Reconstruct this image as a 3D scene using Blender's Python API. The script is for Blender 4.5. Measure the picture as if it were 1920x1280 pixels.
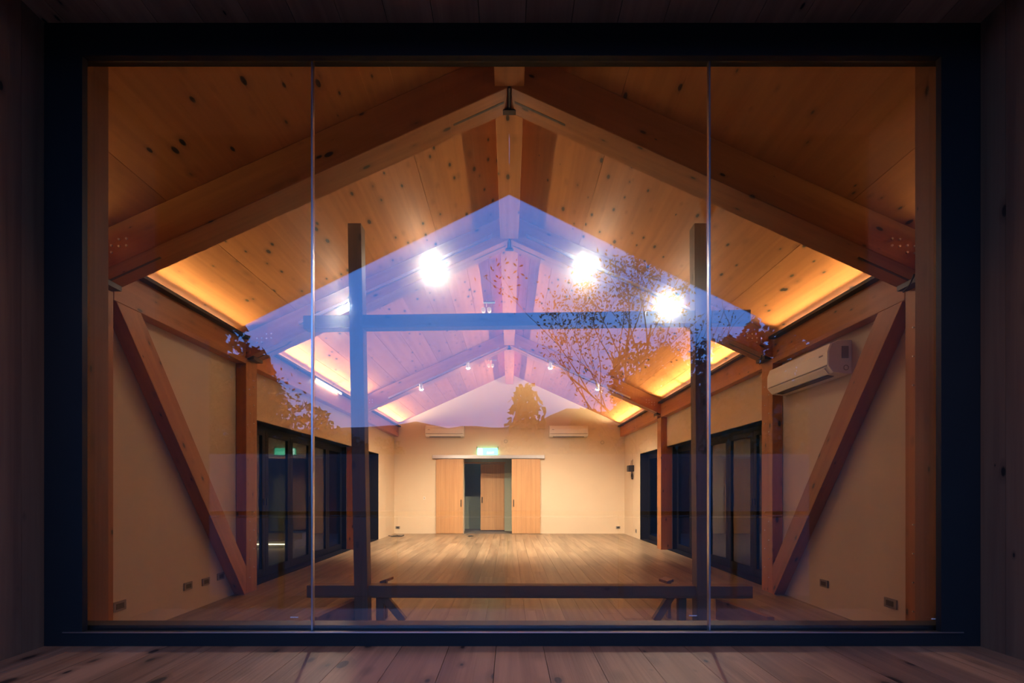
import bpy, bmesh, math, random
from mathutils import Matrix, Vector, noise
R = random.Random(7)
for o in list(bpy.data.objects): bpy.data.objects.remove(o)
C = bpy.context.scene.collection
S = bpy.context.scene
# ------------------------------------------------------------------ camera, sky, exposure
F = 900.0                     # focal length in pixels of the 1920 px wide frame
CAM = 1.215                   # camera height above the hall floor
cd = bpy.data.cameras.new('camera'); cam = bpy.data.objects.new('camera', cd); C.objects.link(cam)
cd.sensor_width = 36; cd.lens = F/1920*36; cd.clip_start = .05; cd.clip_end = 3000
cd.shift_x = 5/1920; cd.shift_y = 278/1920
cam.location = (0, 0, CAM); cam.rotation_euler = (math.pi/2, 0, 0)
S.camera = cam
S.cycles.max_bounces = 8
S.view_settings.view_transform = 'Standard'; S.view_settings.look = 'None'
S.view_settings.exposure = 0.0; S.view_settings.gamma = 1; S.view_settings.use_curve_mapping = False
w = bpy.data.worlds.new('dusk_sky'); S.world = w; w.use_nodes = True
nt = w.node_tree; nt.nodes.clear()
tc = nt.nodes.new('ShaderNodeTexCoord'); sx = nt.nodes.new('ShaderNodeSeparateXYZ')
cr = nt.nodes.new('ShaderNodeValToRGB'); bg = nt.nodes.new('ShaderNodeBackground'); wo = nt.nodes.new('ShaderNodeOutputWorld')
nt.links.new(tc.outputs['Generated'], sx.inputs[0]); nt.links.new(sx.outputs['Z'], cr.inputs[0])
nt.links.new(cr.outputs[0], bg.inputs[0]); nt.links.new(bg.outputs[0], wo.inputs[0])
els = cr.color_ramp.elements
els[0].position = 0.0; els[0].color = (.14, .17, .40, 1)
els[1].position = 1.0; els[1].color = (.03, .10, .40, 1)
for p, c in ((.10, (.13, .18, .45)), (.20, (.08, .19, .54)), (.34, (.045, .185, .60)), (.52, (.045, .18, .58))):
    e = els.new(p); e.color = (*c, 1)
SKY = 5.4
bg.inputs[1].default_value = SKY
LED_W, SPOT_W = (3.5, 10.0, 31.0, 40.0), 560.0    # watts per metre of cove strip, watts per track spotlight
WARM = (1.0, .74, .40); SPOTC = (1.0, .79, .58)

# ------------------------------------------------------------------ helpers
def nd(nt, t, **k):
    n = nt.nodes.new(t)
    for a, b in k.items(): setattr(n, a, b)
    return n
def math_n(nt, op, a, b=None, c=None):
    n = nd(nt, 'ShaderNodeMath', operation=op)
    for i, v in enumerate((a, b, c)):
        if v is None: continue
        if isinstance(v, (int, float)): n.inputs[i].default_value = v
        else: nt.links.new(v, n.inputs[i])
    return n.outputs[0]
def mixc(nt, fac, a, b, mode='MIX'):
    n = nd(nt, 'ShaderNodeMix', data_type='RGBA', blend_type=mode)
    for s, v in ((n.inputs[0], fac), (n.inputs[6], a), (n.inputs[7], b)):
        if isinstance(v, (int, float)): s.default_value = v
        elif isinstance(v, tuple): s.default_value = (*v, 1)
        else: nt.links.new(v, s)
    return n.outputs[2]
def newmat(name):
    m = bpy.data.materials.new(name); m.use_nodes = True
    nt = m.node_tree; b = nt.nodes['Principled BSDF']
    return m, nt, b
def wood(name, light, dark, knot=(.016, .007, .004), rough=.5, kn=1.0, grain=1.0, var=.25, kr=.15, kscale=(4.4, 10, 10), bump=.15):
    """long grain along the object's local X"""
    m, nt, b = newmat(name)
    tc = nd(nt, 'ShaderNodeTexCoord'); oi = nd(nt, 'ShaderNodeObjectInfo')
    add = nd(nt, 'ShaderNodeVectorMath', operation='ADD')
    nt.links.new(tc.outputs['Object'], add.inputs[0])
    cmb = nd(nt, 'ShaderNodeCombineXYZ')
    r = oi.outputs['Random']
    nt.links.new(math_n(nt, 'MULTIPLY', r, 37.0), cmb.inputs[0])
    nt.links.new(math_n(nt, 'MULTIPLY', r, 17.3), cmb.inputs[1])
    nt.links.new(math_n(nt, 'MULTIPLY', r, 71.9), cmb.inputs[2])
    nt.links.new(cmb.outputs[0], add.inputs[1])
    def scaled(v):
        mp = nd(nt, 'ShaderNodeVectorMath', operation='MULTIPLY'); mp.inputs[1].default_value = v
        nt.links.new(add.outputs[0], mp.inputs[0]); return mp.outputs[0]
    n1 = nd(nt, 'ShaderNodeTexNoise'); n1.inputs['Scale'].default_value = 1; n1.inputs['Detail'].default_value = 5; n1.inputs['Distortion'].default_value = .6
    nt.links.new(scaled((.7*grain, 16*grain, 16*grain)), n1.inputs['Vector'])
    n2 = nd(nt, 'ShaderNodeTexNoise'); n2.inputs['Scale'].default_value = 1; n2.inputs['Detail'].default_value = 3
    nt.links.new(scaled((2.2*grain, 90*grain, 90*grain)), n2.inputs['Vector'])
    n3 = nd(nt, 'ShaderNodeTexNoise'); n3.inputs['Scale'].default_value = 1; n3.inputs['Detail'].default_value = 2
    nt.links.new(scaled((.5, 2.2, 2.2)), n3.inputs['Vector'])
    mr = nd(nt, 'ShaderNodeMapRange'); mr.inputs[1].default_value = .34; mr.inputs[2].default_value = .68
    nt.links.new(n1.outputs[0], mr.inputs[0])
    f = math_n(nt, 'ADD', math_n(nt, 'MULTIPLY', mr.outputs[0], .55), math_n(nt, 'MULTIPLY', n2.outputs[0], .35))
    f = math_n(nt, 'ADD', f, math_n(nt, 'MULTIPLY', math_n(nt, 'SUBTRACT', n3.outputs[0], .5), .9))
    col = mixc(nt, f, light, dark)
    # knots
    vo = nd(nt, 'ShaderNodeTexVoronoi'); vo.inputs['Scale'].default_value = 1
    nt.links.new(scaled(kscale), vo.inputs['Vector'])
    kd = vo.outputs['Distance']
    sc = nd(nt, 'ShaderNodeSeparateColor'); nt.links.new(vo.outputs['Color'], sc.inputs[0])
    rad = math_n(nt, 'MULTIPLY', math_n(nt, 'ADD', math_n(nt, 'MULTIPLY', sc.outputs[0], 1.0), .15), kr)
    mk = nd(nt, 'ShaderNodeMapRange', interpolation_type='SMOOTHSTEP'); nt.links.new(math_n(nt, 'DIVIDE', kd, rad), mk.inputs[0])
    mk.inputs[1].default_value = 1.15; mk.inputs[2].default_value = .75; mk.inputs[3].default_value = 0; mk.inputs[4].default_value = kn
    halo = nd(nt, 'ShaderNodeMapRange', interpolation_type='SMOOTHSTEP'); nt.links.new(math_n(nt, 'DIVIDE', kd, rad), halo.inputs[0])
    halo.inputs[1].default_value = 2.6; halo.inputs[2].default_value = 1.0; halo.inputs[3].default_value = 0; halo.inputs[4].default_value = .45*kn
    col = mixc(nt, halo.outputs[0], col, tuple(x*.55 for x in dark))
    col = mixc(nt, mk.outputs[0], col, knot)
    hv = nd(nt, 'ShaderNodeHueSaturation'); nt.links.new(col, hv.inputs['Color'])
    nt.links.new(math_n(nt, 'ADD', math_n(nt, 'MULTIPLY', r, var), 1-var/2), hv.inputs['Value'])
    nt.links.new(hv.outputs[0], b.inputs['Base Color'])
    b.inputs['Roughness'].default_value = rough
    bp = nd(nt, 'ShaderNodeBump'); bp.inputs['Strength'].default_value = bump; bp.inputs['Distance'].default_value = .004
    nt.links.new(n2.outputs[0], bp.inputs['Height']); nt.links.new(bp.outputs[0], b.inputs['Normal'])
    return m
def plain(name, col, rough=.5, metal=0, var=0.0, nscale=6, spec=None, bump=0):
    m, nt, b = newmat(name)
    b.inputs['Roughness'].default_value = rough; b.inputs['Metallic'].default_value = metal
    if spec is not None: b.inputs['Specular IOR Level'].default_value = spec
    tc = nd(nt, 'ShaderNodeTexCoord'); n = nd(nt, 'ShaderNodeTexNoise'); n.inputs['Scale'].default_value = nscale; n.inputs['Detail'].default_value = 6
    nt.links.new(tc.outputs['Object'], n.inputs['Vector'])
    nt.links.new(mixc(nt, n.outputs[0], tuple(c*(1-var) for c in col), tuple(min(1, c*(1+var)) for c in col)), b.inputs['Base Color'])
    if bump:
        bp = nd(nt, 'ShaderNodeBump'); bp.inputs['Strength'].default_value = bump; bp.inputs['Distance'].default_value = .01
        nt.links.new(n.outputs[0], bp.inputs['Height']); nt.links.new(bp.outputs[0], b.inputs['Normal'])
    return m
def emis(name, col, s):
    m, nt, b = newmat(name)
    b.inputs['Base Color'].default_value = (*[min(1, c) for c in col], 1)
    b.inputs['Emission Color'].default_value = (*col, 1); b.inputs['Emission Strength'].default_value = s
    return m
def glassmat(name, base=.045, tint=(.96, .97, .96), haze=0.0, gain=.7):
    m = bpy.data.materials.new(name); m.use_nodes = True
    nt = m.node_tree; nt.nodes.clear()
    out = nd(nt, 'ShaderNodeOutputMaterial')
    tr = nd(nt, 'ShaderNodeBsdfTransparent'); tr.inputs[0].default_value = (*tint, 1)
    gl = nd(nt, 'ShaderNodeBsdfGlossy'); gl.inputs['Roughness'].default_value = 0.0; gl.inputs[0].default_value = (1, 1, 1, 1)
    lw = nd(nt, 'ShaderNodeLayerWeight'); lw.inputs[0].default_value = .5
    p = math_n(nt, 'POWER', lw.outputs['Facing'], 4.0)
    fac = math_n(nt, 'ADD', math_n(nt, 'MULTIPLY', p, gain), base)
    first = tr.outputs[0]
    if haze:      # dust in the pane scatters forward, dense enough to add lamp glow
        vs = nd(nt, 'ShaderNodeVolumeScatter'); vs.inputs['Density'].default_value = haze; vs.inputs['Anisotropy'].default_value = .985
        nt.links.new(vs.outputs[0], out.inputs['Volume'])
    mx = nd(nt, 'ShaderNodeMixShader')
    nt.links.new(fac, mx.inputs[0]); nt.links.new(first, mx.inputs[1]); nt.links.new(gl.outputs[0], mx.inputs[2])
    nt.links.new(mx.outputs[0], out.inputs[0])
    return m

AX = {'x': Matrix.Identity(4), 'y': Matrix.Rotation(math.pi/2, 4, 'Z'), 'z': Matrix.Rotation(-math.pi/2, 4, 'Y')}
def frame_at(c, g='x'):
    rot = AX[g] if isinstance(g, str) else g
    return Matrix.Translation(Vector(c)) @ rot
def link(name, me, M, parent=None):
    o = bpy.data.objects.new(name, me); C.objects.link(o)
    if parent is not None:
        o.parent = parent
        o.matrix_local = WORLD[parent.name].inverted() @ M
    else: o.matrix_local = M
    WORLD[o.name] = M.copy()
    return o
WORLD = {}
def mesh(name, V, Fc, m, g='x', parent=None, bev=0, c=None, smooth=False):
    """world-space verts; object origin at centre, local X along grain g"""
    V = [Vector(v) for v in V]
    if c is None:
        lo = [min(v[i] for v in V) for i in range(3)]; hi = [max(v[i] for v in V) for i in range(3)]
        c = [(a+b)/2 for a, b in zip(lo, hi)]
    M = frame_at(c, g); Mi = M.inverted()
    me = bpy.data.meshes.new(name)
    me.from_pydata([Mi @ v for v in V], [], Fc)
    bm = bmesh.new(); bm.from_mesh(me)
    bmesh.ops.recalc_face_normals(bm, faces=bm.faces)
    if bev: bmesh.ops.bevel(bm, geom=list(bm.edges), offset=bev, segments=1, affect='EDGES')
    bm.to_mesh(me); bm.free()
    ms = m if isinstance(m, (list, tuple)) else [m]
    for q in ms: me.materials.append(q)
    if smooth:
        for p in me.polygons: p.use_smooth = True
    return link(name, me, M, parent)
def boxg(x0, x1, y0, y1, z0, z1):
    V = [(x, y, z) for x in (x0, x1) for y in (y0, y1) for z in (z0, z1)]
    Fc = [(0, 1, 3, 2), (4, 6, 7, 5), (0, 4, 5, 1), (2, 3, 7, 6), (0, 2, 6, 4), (1, 5, 7, 3)]
    return V, Fc
def join(parts):
    V, Fc = [], []
    for v, f in parts:
        n = len(V); V += list(v); Fc += [tuple(i+n for i in q) for q in f]
    return V, Fc
def box(name, x0, x1, y0, y1, z0, z1, m, g='x', parent=None, bev=0):
    V, Fc = boxg(x0, x1, y0, y1, z0, z1)
    return mesh(name, V, Fc, m, g, parent, bev)
def prismy(poly, y0, y1):      # polygon in XZ, extruded along Y
    n = len(poly); V = [(x, y0, z) for x, z in poly]+[(x, y1, z) for x, z in poly]
    return V, [tuple(range(n)), tuple(range(n, 2*n))]+[(i, (i+1) % n, n+(i+1) % n, n+i) for i in range(n)]
def prismx(poly, x0, x1):      # polygon in YZ, extruded along X
    n = len(poly); V = [(x0, y, z) for y, z in poly]+[(x1, y, z) for y, z in poly]
    return V, [tuple(range(n)), tuple(range(n, 2*n))]+[(i, (i+1) % n, n+(i+1) % n, n+i) for i in range(n)]
def cyl(c, r, h, axis='z', n=20, r2=None):
    r2 = r if r2 is None else r2; V = []
    ax = {'x': 0, 'y': 1, 'z': 2}[axis]; u, v = [(1, 2), (2, 0), (0, 1)][ax]
    for k, rr in ((-.5, r), (.5, r2)):
        for i in range(n):
            p = [0, 0, 0]; a = 2*math.pi*i/n
            p[u] = c[u]+rr*math.cos(a); p[v] = c[v]+rr*math.sin(a); p[ax] = c[ax]+k*h; V.append(tuple(p))
    return V, [tuple(range(n)), tuple(range(n, 2*n))]+[(i, (i+1) % n, n+(i+1) % n, n+i) for i in range(n)]
def tube(pts, r, n=6):
    V, Fc = [], []
    pts = [Vector(p) for p in pts]
    for i, p in enumerate(pts):
        t = (pts[min(i+1, len(pts)-1)]-pts[max(i-1, 0)]).normalized()
        a = t.orthogonal().normalized(); b = t.cross(a)
        rr = r[i] if isinstance(r, (list, tuple)) else r
        for k in range(n):
            q = 2*math.pi*k/n; V.append(tuple(p+a*rr*math.cos(q)+b*rr*math.sin(q)))
    for i in range(len(pts)-1):
        for k in range(n): Fc.append((i*n+k, i*n+(k+1) % n, (i+1)*n+(k+1) % n, (i+1)*n+k))
    Fc.append(tuple(range(n))); Fc.append(tuple((len(pts)-1)*n+k for k in range(n)))
    return V, Fc
def ring(c, r, t, axis='y', n=20, m=6):
    pts = []
    ax = {'x': (1, 2), 'y': (0, 2), 'z': (0, 1)}[axis]
    V, Fc = [], []
    k0 = {'x': 0, 'y': 1, 'z': 2}[axis]
    for i in range(n):
        a = 2*math.pi*i/n
        for j in range(m):
            b = 2*math.pi*j/m; p = list(c)
            p[ax[0]] += (r+t*math.cos(b))*math.cos(a); p[ax[1]] += (r+t*math.cos(b))*math.sin(a); p[k0] += t*math.sin(b)
            V.append(tuple(p))
    for i in range(n):
        for j in range(m): Fc.append((i*m+j, ((i+1) % n)*m+j, ((i+1) % n)*m+(j+1) % m, i*m+(j+1) % m))
    return V, Fc
def empty(name, loc):
    o = bpy.data.objects.new(name, None); C.objects.link(o); o.location = loc; o.empty_display_size = .1
    WORLD[o.name] = Matrix.Translation(Vector(loc)); return o
def tag(o, label, cat, group=None, kind=None):
    o['label'] = label; o['category'] = cat
    if group: o['group'] = group
    if kind: o['kind'] = kind
    return o
def aim_mat(loc, d):
    d = Vector(d).normalized(); return Matrix.Translation(Vector(loc)) @ d.to_track_quat('-Z', 'Y').to_matrix().to_4x4()
def side_(s): return 'left' if s < 0 else 'right'
def struct(o): o['kind'] = 'structure'; return o
def H(h): return CAM+h

# ------------------------------------------------------------------ materials
M_beam = wood('glulam_timber', (.50, .195, .052), (.30, .095, .021), rough=.45)
M_ceil = wood('clt_ceiling_timber', (.54, .215, .058), (.36, .122, .028), rough=.6, kr=.155, kscale=(4.6, 10, 10))
M_dark = wood('brown_timber', (.23, .135, .078), (.12, .065, .038), rough=.55, kn=.6)  # even brown timber for the gantry and porch rail
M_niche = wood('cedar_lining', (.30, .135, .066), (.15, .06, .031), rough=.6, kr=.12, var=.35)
M_soffit = wood('cedar_soffit_lit', (.50, .25, .13), (.26, .115, .055), rough=.55, kr=.10, var=.3)  # lining cedar lightened to make up for little light on the soffit
M_deck = wood('worn_cedar_boards', (.38, .185, .10), (.15, .062, .032), knot=(.03, .014, .01), rough=.45, kr=.2, kscale=(4.5, 9, 9), var=.4, bump=.4)
M_floor = wood('oak_look_flooring', (.38, .285, .18), (.12, .082, .052), rough=.36, kn=.0, grain=.8, var=.3)
M_jamb = wood('brown_jamb_timber', (.30, .125, .05), (.17, .06, .022), rough=.55)
M_door = wood('light_oak_veneer', (.62, .36, .17), (.47, .25, .11), rough=.45, kn=0, grain=1.3, var=.05, bump=.05)
M_wall = plain('cream_plaster', (.70, .575, .41), .85, var=.06, nscale=3, bump=.06)
M_corr = plain('pale_green_plaster', (.46, .52, .40), .8, var=.05)
M_black = plain('black_powder_coat', (.016, .0155, .015), .45, var=.15, spec=.3)
M_leaf_black = plain('matt_black_aluminium', (.008, .008, .009), .65, var=.2, spec=.12)
M_alu = plain('brushed_aluminium', (.72, .69, .70), .28, metal=1, var=.05)
M_steel = plain('dark_steel', (.05, .05, .055), .4, metal=.8)
M_bolt = plain('zinc_bolt', (.7, .7, .7), .35, metal=1)
M_white = plain('white_plastic', (.88, .84, .76), .3, var=.02)
M_grey = plain('grey_plastic', (.26, .24, .22), .45)
M_vent = plain('dark_louvre', (.04, .04, .04), .5)
M_glass = glassmat('window_glass', base=.085, haze=8.0)
M_dglass = glassmat('door_glass', base=.028, tint=(.62, .64, .64), gain=.2)
M_conc = plain('grey_concrete', (.16, .155, .15), .8, var=.25, nscale=2)
M_soil = plain('dark_lawn', (.035, .05, .025), .95, var=.5, nscale=5)
M_ext = wood('outside_board', (.10, .05, .03), (.05, .022, .012), rough=.6)
M_leaf = plain('green_leaf', (.035, .06, .02), .6, var=.4, nscale=2)
M_leaf2 = plain('russet_leaf', (.09, .05, .02), .6, var=.4, nscale=2)
M_bark = plain('bark', (.06, .042, .03), .9, var=.4, nscale=12)
M_hill = plain('forested_hill', (.03, .045, .035), 1, var=.5, nscale=.05)
M_tube = emis('led_tube', (1, .86, .62), 26)
M_lens = emis('spot_lens', (1, .80, .56), 300)
M_lens2 = emis('small_spot_lens', (1, .80, .56), 220)
M_sign = emis('sign_green', (.14, 1.0, .60), 4.0)
M_signw = emis('sign_white', (.75, 1.0, .95), 7.0)
M_added_lamp = emis('added_diffuser', (1, .7, .4), 12)
M_strip = emis('terrace_strip', (1, .80, .45), 9.0)

# ------------------------------------------------------------------ key geometry
WX = 3.2                       # half width of the hall
YW, YD = 2.466, 13.33          # inner faces of window wall and end wall
def U(x): return H(2.93-.452*abs(x))       # rafter underside
def T(x): return H(3.23-.452*abs(x))       # ceiling surface
RAF = [(3.49, 3.73), (5.61, 5.85), (9.74, 9.98)]
BAYS = [(YW, 3.49), (3.73, 5.61), (5.85, 9.74), (9.98, YD)]
ANG = math.atan(.452)
def slope_rot(s): return Matrix.Rotation(s*ANG, 4, 'Y')      # local X runs down the slope on side s
GY = 2.338                     # inside plane of the window frame

# ------------------------------------------------------------------ floor
fl = struct(box('floor', -3.46, 3.46, YW-.14, 15.2, -.16, -.02, M_conc))
wid = .188; row = 0; x = -3.42
while x < 3.42:
    y = YW-.10+R.uniform(-1.2, 0)
    while y < YD:
        y0 = max(y, YW-.10); y1 = min(y+1.6, YD)
        if y1-y0 > .05:
            V, Fc = boxg(x+.0012, x+wid-.0012, y0+.001, y1-.001, -.02, 0)
            mesh('floor_plank', V, Fc, M_floor, 'y', fl)
        y += 1.6
    x += wid; row += 1
# ------------------------------------------------------------------ ceiling slab with panels and boards
ce = struct(mesh('ceiling', *prismy([(0, T(0)+.03), (3.9, T(3.9)+.03), (3.9, T(3.9)+.33), (0, T(0)+.36), (-3.9, T(3.9)+.33), (-3.9, T(3.9)+.03)], YW-.24, YD+.3), M_conc, 'y'))
def ceil_piece(name, s, xa, xb, y0, y1):
    g = .0018
    poly = [(s*(xa+g), T(xa+g)), (s*(xb-g), T(xb-g)), (s*(xb-g), T(xb-g)+.029), (s*(xa+g), T(xa+g)+.029)]
    V, Fc = prismy(poly, y0, y1)
    rot = Matrix.Rotation(s*ANG, 4, 'Y') @ AX['y']
    mesh(name, V, Fc, M_ceil, rot, ce)
for s in (-1, 1):
    for (xa, xb) in ((.0, .815), (.815, 2.495), (2.495, 3.44)):
        ceil_piece('ceiling_panel', s, xa, xb, YW, 5.73)
    xb_ = 3.44
    while xb_ > .02:
        xa_ = max(0, xb_-.287); ceil_piece('ceiling_board', s, xa_, xb_, 5.73, 9.86); ceil_piece('ceiling_board', s, xa_, xb_, 9.86, YD); xb_ = xa_
# ------------------------------------------------------------------ side walls with the door openings
DT = H(.885)                   # head of the side door openings
OP = [(5.85, 9.745), (9.98, 11.75)]
for s, nm in ((-1, 'wall_left'), (1, 'wall_right')):
    a, b = (WX, 3.45)
    P = []
    def seg(y0, y1, z0, z1): P.append(boxg(min(s*a, s*b), max(s*a, s*b), y0, y1, z0, z1))
    seg(YW-.13, 5.85, -.1, H(1.70)); seg(5.85, 9.745, DT, H(1.70)); P.append(boxg(*sorted((s*3.305, s*3.45)), 9.745, 9.98, -.1, H(1.70))); seg(9.745, 9.98, H(1.48), H(1.70))
    seg(9.98, 11.75, DT, H(1.70)); seg(11.75, YD, -.1, H(1.70))
    V, Fc = join(P); struct(mesh(nm, V, Fc, M_wall))
# end wall with the central doorway
DX0, DX1 = -1.27, .07; DH = H(.925)
wallp = [boxg(-3.45, DX0, YD, YD+.16, -.1, H(1.70)), boxg(DX1, 3.45, YD, YD+.16, -.1, H(1.70)), boxg(DX0, DX1, YD, YD+.16, DH, H(1.70)),
         prismy([(-3.45, H(1.70)), (3.45, H(1.70)), (3.45, T(3.45)+.02), (0, T(0)+.02), (-3.45, T(3.45)+.02)], YD, YD+.16)]
struct(mesh('wall_back', *join(wallp), M_wall))
# corridor beyond the doorway
YC = YD+1.05
sC = F/YC
cx0, cx1 = (871-955)/sC, (946-955)/sC; ch = (918-869)/sC
struct(mesh('wall_corridor', *join([boxg(-2.2, cx0, YC, YC+.12, -.1, 2.7), boxg(cx1, 1.2, YC, YC+.12, -.1, 2.7), boxg(cx0, cx1, YC, YC+.12, H(ch), 2.7),
        boxg(-2.3, -2.2, YD+.16, YC+1.4, -.1, 2.7), boxg(1.1, 1.2, YD+.16, YC, -.1, 2.7), boxg(-2.3, 1.2, YD+.16, YC+1.4, 2.7, 2.8), boxg(-2.3, 1.2, YC+1.3, YC+1.4, -.1, 2.7)]), M_corr))
struct(box('trim_1', cx0-.03, cx1+.03, YC-.012, YC-.002, H(ch), H(ch)+.05, M_door, 'x'))

# window wall (inside lining, jambs, spandrel)
JX0, JX1 = -2.06, 2.085
wf = [boxg(-3.45, JX0-.03, GY-.005, YW, -.1, H(1.70)), boxg(JX1+.03, 3.45, GY-.005, YW, -.1, H(1.70)), boxg(JX0-.03, JX1+.03, GY-.005, YW, -.1, H(-.73)),
      prismy([(JX0-.03, H(2.35)), (JX1+.03, H(2.35)), (1.9, T(1.9)-.0), (0, T(0)), (-1.9, T(1.9)-.0)], GY-.005, YW),
      prismy([(JX0-.03, H(1.70)), (JX0-.03, H(2.30)), (-3.45, T(3.45))], GY-.005, YW), prismy([(JX1+.03, H(1.70)), (JX1+.03, H(2.30)), (3.45, T(3.45))], GY-.005, YW)]
struct(mesh('wall_front', *join(wf), M_jamb))
struct(box('trim_2', JX0-.03, JX0, GY, YW, H(-.73), H(2.30), M_jamb, 'z'))
struct(box('trim_3', JX1, JX1+.03, GY, YW, H(-.73), H(2.30), M_jamb, 'z'))

# ------------------------------------------------------------------ the big fixed window
FY = 2.20; NX0, NX1, NT, NB = -2.132, 2.159, H(2.139), H(-.716)
sF = F/FY
LX0, LX1, LT, LB = (154-955)/sF, (1765-955)/sF, H((918-104)/sF), H((918-1185)/sF)
wn = struct(empty('window_1', (0, FY, NB)))
def rectframe(o, i, y0, y1):
    (ox0, ox1, oz0, oz1), (ix0, ix1, iz0, iz1) = o, i
    return join([boxg(ox0, ix0, y0, y1, oz0, oz1), boxg(ix1, ox1, y0, y1, oz0, oz1), boxg(ix0, ix1, y0, y1, iz1, oz1), boxg(ix0, ix1, y0, y1, oz0, iz0)])
mesh('outer_frame', *rectframe((NX0, NX1, NB, NT), (LX0, LX1, LB, LT), FY, FY+.028), M_black, parent=wn)
mesh('inner_frame', *rectframe((NX0, NX1, NB, NT), (JX0, JX1, H(-245/385), H(793/385)), FY+.058, GY), M_black, parent=wn)
box('sill_glint_strip', (118-955)/sF, (1806-955)/sF, FY-.004, FY+.001, LB-.003, LB+.002, M_alu, parent=wn)  # bright strip added for the sky highlight on the lower frame edge
sG = F/(FY+.04)
J = [LX0-.02, (586.5-955)/sG, (1329.2-955)/sG, LX1+.02]
for i in range(3):
    box('glass_pane', J[i]+.004, J[i+1]-.004, FY+.034, FY+.046, LB-.01, LT+.01, M_glass, parent=wn)
for i in (1, 2):
    box('glass_joint', J[i]-.0038, J[i]+.0038, FY+.030, FY+.052, LB-.008, LT+.008, M_alu, 'z', wn)
def stamp(px, py):
    z = H((918-py)/sG); xs = (px-955)/sG
    P = []
    for k in range(9):
        ww = .0028 if k % 3 else .0034
        P.append(boxg(xs-.018+k*.0042, xs-.018+k*.0042+ww, FY+.0325, FY+.0335, z-.002-(k % 2)*.0006, z+.002+(k % 4 == 1)*.0006))
    o = mesh('glass_stamp', *join(P), plain('white_stamp', (.8, .8, .8), .6), parent=wn)
for px, py in ((553, 1156), (1298, 1153), (1751, 1159)): stamp(px, py)

# ------------------------------------------------------------------ niche around the window: boards outside the glass
NY = 1.58
st = struct(empty('trim_4', (0, NY, NB-.04)))
xs = [NX0-.03]
x = -.083*300/sF-.2152*9
xs = [NX0-.02]+[-.0605+.2152*k for k in range(-9, 11) if NX0 < -.0605+.2152*k < NX1]+[NX1+.02]
for a, b in zip(xs, xs[1:]): box('deck_board', a+.0012, b-.0012, NY, FY+.14, NB-.035, NB-.0005, M_deck, 'y', st)
st = struct(empty('trim_5', (0, NY, NT+.04)))
xs = [NX0-.02]+[.074+.2105*k for k in range(-12, 12) if NX0 < .074+.2105*k < NX1]+[NX1+.02]
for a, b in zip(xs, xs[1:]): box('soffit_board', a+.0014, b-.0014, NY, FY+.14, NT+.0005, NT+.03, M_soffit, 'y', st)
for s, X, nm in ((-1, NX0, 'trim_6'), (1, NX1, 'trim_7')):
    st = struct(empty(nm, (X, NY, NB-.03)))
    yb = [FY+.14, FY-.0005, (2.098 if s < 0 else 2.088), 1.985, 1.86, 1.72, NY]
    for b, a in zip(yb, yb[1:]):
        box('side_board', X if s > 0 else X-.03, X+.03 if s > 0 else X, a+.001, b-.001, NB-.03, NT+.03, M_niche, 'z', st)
# facade board around the niche, facing the porch
fz = [boxg(-4.2, NX0-.03, NY+.02, GY-.02, -.3, H(1.9)), boxg(NX1+.03, 4.2, NY+.02, GY-.02, -.3, H(1.9)), boxg(NX0-.03, NX1+.03, NY+.02, GY-.02, -.3, NB-.04),
      prismy([(NX0-.03, NT+.035), (NX1+.03, NT+.035), (NX1+.03, H(2.9)), (0, H(3.5)), (NX0-.03, H(2.9))], NY+.02, GY-.02),
      prismy([(NX0-.03, H(1.9)), (NX0-.03, H(2.9)), (-4.2, H(1.9))], NY+.02, GY-.02), prismy([(NX1+.03, H(1.9)), (NX1+.03, H(2.9)), (4.2, H(1.9))], NY+.02, GY-.02)]
struct(mesh('wall_facade', *join(fz), M_ext, 'z'))

# ------------------------------------------------------------------ porch behind the photographer (seen as a reflection in the glass)
PY = -1.32
def PT(x): return H(3.59-.492*abs(x))
pr = struct(empty('roof_porch', (0, PY, H(3.6))))
for s in (-1, 1):
    rot = Matrix.Rotation(s*math.atan(.492), 4, 'Y') @ AX['y']
    xa = 0
    while xa < 4.3:
        xb = min(4.3, xa+.36)
        mesh('porch_roof_board', *prismy([(s*(xa+.002), PT(xa)), (s*(xb-.002), PT(xb)), (s*(xb-.002), PT(xb)+.05), (s*(xa+.002), PT(xa)+.05)], PY, NY+.02), M_ext, rot, pr)
        xa = xb
mesh('bargeboard', *prismy([(0, PT(0)-.0), (4.3, PT(4.3)), (4.3, PT(4.3)+.3), (0, PT(0)+.35), (-4.3, PT(4.3)+.3), (-4.3, PT(4.3))], PY-.05, PY), M_ext, 'x', pr)
struct(box('floor_porch', -4.4, 4.4, PY-.3, NY+.02, -.45, -.32, M_conc))
for s, nm in ((-1, 'wall_porch_blocker_left'), (1, 'wall_porch_blocker_right')):  # side walls added to stop sky light entering the porch sideways
    struct(box(nm, min(s*3.62, s*3.75), max(s*3.62, s*3.75), PY, NY+.02, -.32, PT(3.7)+.02, M_ext, 'z'))
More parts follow.
